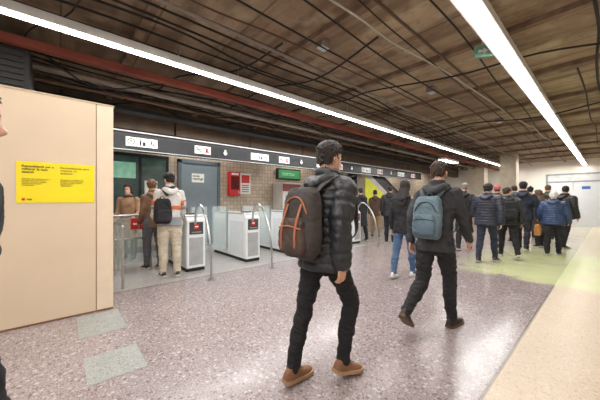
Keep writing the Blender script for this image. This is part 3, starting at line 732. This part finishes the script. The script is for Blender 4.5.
    if pack:
        c1, c2, c3, sc = pack; ox, oh = packpos
        bk = thing('backpack', packlabel, 'backpack', (loc[0], loc[1], 0), rz)
        M1 = mt('pack', c1, rough=.8, vary=.25, bump=.3, bscale=120); M2 = mt('pack', c2, rough=.75, vary=.25, bump=.3, bscale=120); M3 = mt('pack', c3, rough=.6)
        M4 = mt('pack', trim, rough=.6) if trim else M3
        def sq(w, d_, yc, h, n=4.0, k=32):
            r = []
            for j in range(k):
                an = 2*PI*j/k; c, sn = math.cos(an), math.sin(an)
                r.append(tp(ox+w*math.copysign(abs(c)**(2/n), c), yc+d_*math.copysign(abs(sn)**(2/n), sn), oh+h))
            return r
        y0 = -.15-p_*1.1
        def bag(w, d_, yc, h0, h1, nm, mm_, par, fold=.008):
            mb = MB(); rr = []; K = 14
            for i in range(K+1):
                t = i/K; g = (1-abs(2*t-1)**3.2)**.42 if 0 < t < 1 else .25
                rr.append(sq(w*(.62+.38*g)*(1.04-.12*t), d_*(.3+.7*g)*(1.08-.2*t), yc, h0+(h1-h0)*t))
            mb.rings(rr); return fuse(mb, nm, mm_, par, max(.007, vox*.8), fx, 2, (fold, 12, 1))
        bag(.158*sc, .08*sc, y0-.07*sc, .0, .48*sc, 'main_compartment', M1, bk)
        bag(.125*sc, .038*sc, y0-.15*sc, .03, .27*sc, 'front_pocket', M2, bk)
        mb = MB(); mb.limb([tp(ox-.12*sc, y0-.14*sc, oh+.3*sc), tp(ox-.07*sc, y0-.145*sc, oh+.385*sc), tp(ox, y0-.14*sc, oh+.41*sc), tp(ox+.07*sc, y0-.145*sc, oh+.385*sc), tp(ox+.12*sc, y0-.14*sc, oh+.3*sc)], [.0055]*5, 5, 8); mb.obj('zip', M4, bk, smooth=True, fx=fx)
        mb = MB(); mb.limb([tp(ox-.11*sc, y0-.18*sc, oh+.2*sc), tp(ox, y0-.19*sc, oh+.215*sc), tp(ox+.11*sc, y0-.18*sc, oh+.2*sc)], [.005]*3, 5, 8); mb.obj('pocket_zip', M4, bk, smooth=True, fx=fx)
        for xx in ((-.07, .07) if trim else ()):
            mb = MB(); mb.limb([tp(ox+xx*sc, y0-.145*sc, oh+.36*sc), tp(ox+xx*sc, y0-.18*sc, oh+.25*sc), tp(ox+xx*sc, y0-.191*sc, oh+.15*sc), tp(ox+xx*sc, y0-.18*sc, oh+.06*sc)], [(.011, .004)]*4, 4, 8, ref=(1, 0, 0)); mb.obj('leather_strap', M4, bk, smooth=True, fx=fx)
        mb = MB(); mb.limb([tp(ox-.03, y0-.03, oh+.46*sc), tp(ox-.02, y0-.04, oh+.51*sc), tp(ox+.02, y0-.04, oh+.51*sc), tp(ox+.03, y0-.03, oh+.46*sc)], [.008]*4, 4, 8); mb.obj('grab_handle', M3, bk, smooth=True, fx=fx)
        for sd in ((-1, 1) if abs(ox) < .05 else (-1,)):
            g = .018+p_*1.4; f = .165+p_*1.5
            mb = MB(); mb.limb([tp(sd*.07, y0-.02, .42), tp(sd*.1, -.13-p_, .485), tp(sd*.115, -.03, .535+p_*.9+.004), tp(sd*.12, .07, .505+p_), tp(sd*.13, f-.02, .40), tp(sd*.145, f-.015, .28), tp(sd*(.18+g), .09, .16), tp(sd*(.185+g), -.03, .10), tp(sd*.13, y0-.02, .06)],
                              [(.028, .008)]*6+[(.014, .005)]*3, 5, 12, ref=(1, 0, 0)); mb.obj('shoulder_strap', M3, bk, smooth=True, fx=fx)
    return root, wr, fx

CR = R(-90)
person('young man in black puffer jacket and brown shoes walking away, nearest figure in the middle', (1.51, 1.44), CR, 1.79,
       legs=((-14,2,6),(26,38,14)), arms=((18,8,26),(-16,9,20)), lean=4, head=(-8, -2), hair=(40,31,27), hstyle='curly', top=(36,37,41), tstyle='puffer', trouser=(22,22,25), shoe=(134,92,64), sole=(170,136,102),
       vox=.0065, pack=((60,54,52),(70,56,50),(58,52,50),1.0), trim=(164,98,64), packpos=(0,-.03), packlabel='dark grey brown backpack with orange brown straps on the nearest man in black', legw=.9, wide=.96)
person('man in dark grey jacket walking away with a blue grey backpack, right of centre', (2.98, 1.22), CR, 1.77,
       legs=((-11,44,38),(14,6,0)), arms=((-14,10,18),(16,10,22)), lean=6, head=(6, 2), hair=(60,44,34), hstyle='short', top=(50,50,54), tstyle='jacket', trouser=(34,33,36), shoe=(40,34,32), sole=(96,70,52),
       vox=.007, pack=((92,112,122),(82,102,114),(44,52,58),.88), packpos=(0,.0), packlabel='blue grey backpack on the man in the dark grey jacket', legw=.96)
u, v = atdepth(-62, .95)
person('person in black coat at the extreme left edge, closest to the camera', (u, v), CR, 1.77, legs=((12,5,0),(-10,10,6)), arms=((-5,8,12),(2,4,6)), top=(24,24,27), tstyle='coat', trouser=(22,22,24), hair=(60,44,34), vox=.008, skin=(214,168,148))
u, v = ground(170, 276)
person('man in white jacket with orange band waiting at the first gate', (u, v), R(-4), 1.82, legs=((3,4,0),(-3,4,0)), arms=((12,8,55),(6,8,40)), head=(10, 6), hair=(28,24,24), top=(214,212,208), tstyle='hoodie', trouser=(196,186,168), shoe=(60,50,46),
       vox=.009, stripes=[((204,112,66), .19, .25), ((140,142,148), -.09, .06)], scarf=(44,50,66), pack=((26,27,32),(34,34,40),(20,20,22),.85), packpos=(-.15,-.04), packlabel='black backpack slung on the shoulder of the man in white', legw=1.08)
u, v = atdepth(153, 5.4)
person('person in brown jacket and grey trousers standing left of the man in white', (u, v), R(10), 1.74, legs=((5,4,0),(-5,4,0)), arms=((4,6,30),(4,6,20)), head=(-20, 4), hair=(112,78,56), top=(120,92,74), tstyle='jacket', trouser=(92,92,98), shoe=(70,60,56), vox=.010, wide=.88)
u, v = atdepth(129, 6.2)
person('woman in long camel coat standing beyond the gates behind the barrier', (u, v), R(150), 1.68, arms=((10,8,60),(5,8,30)), hair=(46,32,26), hstyle='long', top=(158,122,92), tstyle='coat', trouser=(40,38,40), hood=False, scarf=(60,56,60), vox=.010)
u, v = ground(404, 277)
person('woman in black jacket and blue jeans with white shoes', (u, v), R(-84), 1.68, legs=((-12,8,6),(14,6,0)), arms=((-6,8,14),(8,8,30)), hair=(34,26,24), hstyle='long', top=(28,28,32), tstyle='jacket', trouser=(72,98,132), shoe=(222,222,218), vox=.009, legw=.92, wide=1.05)
def pu(u, v, label, rz=-88, **k):
    k.setdefault('vox', .0115); r_ = person(label, (u, v), R(rz), **k); return r_, u, v
def pp(px, py, label, rz=-88, **k):
    u, v = ground(px, py); return pu(u, v, label, rz, **k)
pu(7.57, 5.5, 'person in dark coat passing the last gate lane, right of the nearest man', -20, H=1.74, top=(36,36,40), tstyle='coat', trouser=(30,30,34), hair=(40,30,26), legs=((10,6,0),(-8,8,4)))
pu(8.55, 5.6, 'person in brown jacket past the last gate, left of the woman in jeans', -50, H=1.7, top=(80,60,48), tstyle='jacket', trouser=(150,124,92), hair=(30,24,22), legs=((10,6,0),(-8,8,4)))
pp(390, 243, 'tall person in black puffer jacket just behind the woman in jeans', -70, H=1.78, top=(28,28,32), tstyle='puffer', trouser=(30,32,40), hair=(28,22,20))
pp(464, 250, 'grey haired man in black coat partly behind the man with blue grey backpack', -80, H=1.8, legs=((-12,6,6),(12,6,0)), top=(32,32,36), tstyle='coat', trouser=(34,34,38), hair=(120,112,106), head=(25, 0))
pp(487, 262, 'person in navy puffer jacket, leftmost of the group walking ahead', -92, H=1.71, legs=((-12,8,6),(16,6,0)), arms=((10,14,60),(-14,12,14)), lean=5, top=(34,38,54), tstyle='puffer', trouser=(40,46,64), hair=(40,30,26), wide=1.18, hstyle='curly', shoe=(70,66,64), vox=.011)
pp(508, 257, 'person in black jacket with black backpack in the group ahead', -66, H=1.67, legs=((18,6,0),(-18,20,16)), arms=((10,12,60),(-14,8,10)), lean=6, top=(30,30,33), tstyle='puffer', trouser=(34,34,40), hair=(58,42,34), head=(-40, 8), vox=.011, wide=1.1,
   pack=((30,30,34),(40,40,44),(24,24,26),.95), packlabel='black backpack on the person in the middle of the group ahead')
(r_, wrs, fx_), bu, bv = pp(523, 251, 'person in dark blue jacket carrying a tan shopping bag', -88, H=1.82, legs=((14,6,0),(-16,16,12)), arms=((-8,10,10),(4,12,4)), top=(34,40,56), tstyle='jacket', trouser=(36,36,42), hair=(30,26,24), hat=(34,34,40), wide=1.18)
pp(539, 247, 'person in charcoal coat behind the white haired woman', -60, H=1.62, legs=((-8,6,4),(8,6,0)), top=(64,58,56), tstyle='coat', trouser=(36,36,40), hair=(90,70,54), head=(45, 0), hstyle='long', wide=1.1)
pp(553, 255, 'white haired older woman in blue puffer jacket and dark trousers', -90, H=1.56, legs=((-10,6,4),(12,6,0)), arms=((8,14,45),(2,14,40)), lean=8, top=(44,62,98), tstyle='puffer', trouser=(34,34,38), hair=(226,222,216), hstyle='curly', wide=1.2, legw=1.1, vox=.011)
pp(564, 248, 'person in black puffer jacket, rightmost of the group ahead', -120, H=1.73, legs=((8,6,0),(-8,8,4)), arms=((20,10,70),(0,10,20)), top=(30,30,33), tstyle='puffer', trouser=(38,38,44), hair=(36,28,24), wide=1.15, head=(35, 10))
pp(497, 245, 'person with dusty pink knit hat behind the navy puffer jacket', -86, H=1.76, top=(70,52,54), tstyle='jacket', trouser=(36,36,40), hair=(60,44,36), hat=(176,92,88), bobble=True, wide=1.1)
pp(515, 242, 'person in grey coat glimpsed between the black backpack and the blue jacket', -60, H=1.8, top=(92,90,90), tstyle='coat', trouser=(36,36,40), hair=(40,30,26), wide=1.1)
pp(530, 238, 'distant person in dark clothes and black knit hat', -96, H=1.78, top=(36,36,40), tstyle='coat', trouser=(36,36,40), hat=(26,26,30), vox=.013, bobble=True, wide=1.1)
pp(548, 240, 'distant person in olive jacket between charcoal coat and white haired woman', -80, H=1.84, top=(70,70,56), tstyle='jacket', trouser=(36,36,40), hair=(90,66,44), vox=.013, wide=1.1)
wl = fx_(wrs[1]); mtx = Matrix.Rotation(R(-88), 3, 'Z'); wp = V(bu, bv, 0)+mtx@wl
sbag = thing('shopping_bag', 'tan shopping bag held by the person in dark blue jacket', 'bag', (wp.x, wp.y, wp.z-.47), R(-88))
m = MB(); m.rings([[V(sx*w, sy*d_, z) for sx, sy in ((-1,-1),(1,-1),(1,1),(-1,1))] for z, w, d_ in ((0, .06, .12), (.15, .065, .14), (.28, .05, .145))])
m.obj('bag_body', mat('bag_tan', (200, 140, 84), .7), sbag, bevel=.012)
for x in (-.04, .04):
    m = MB(); m.limb([V(x, -.07, .27), V(x*.6, -.04, .34), V(0, 0, .365), V(x*.6, .04, .34), V(x, .07, .27)], [.006]*5, 4, 8); m.obj('handle', mat('bag_handle', (120, 80, 50), .7), sbag, smooth=True)

# ---------------------------------------------------------------- world, camera
w = bpy.data.worlds.new('world'); SC.world = w; w.use_nodes = True
w.node_tree.nodes['Background'].inputs[0].default_value = (.96, .98, 1, 1); w.node_tree.nodes['Background'].inputs[1].default_value = 1.0
cam = bpy.data.cameras.new('camera'); cam.sensor_width = 36; cam.lens = FPX/600*36; cam.clip_start = .05
co = bpy.data.objects.new('camera', cam); co.location = (0, 0, CH); co.rotation_euler = (PI/2, 0, -math.atan2(FW.x, FW.y)); COL.objects.link(co)
SC.camera = co
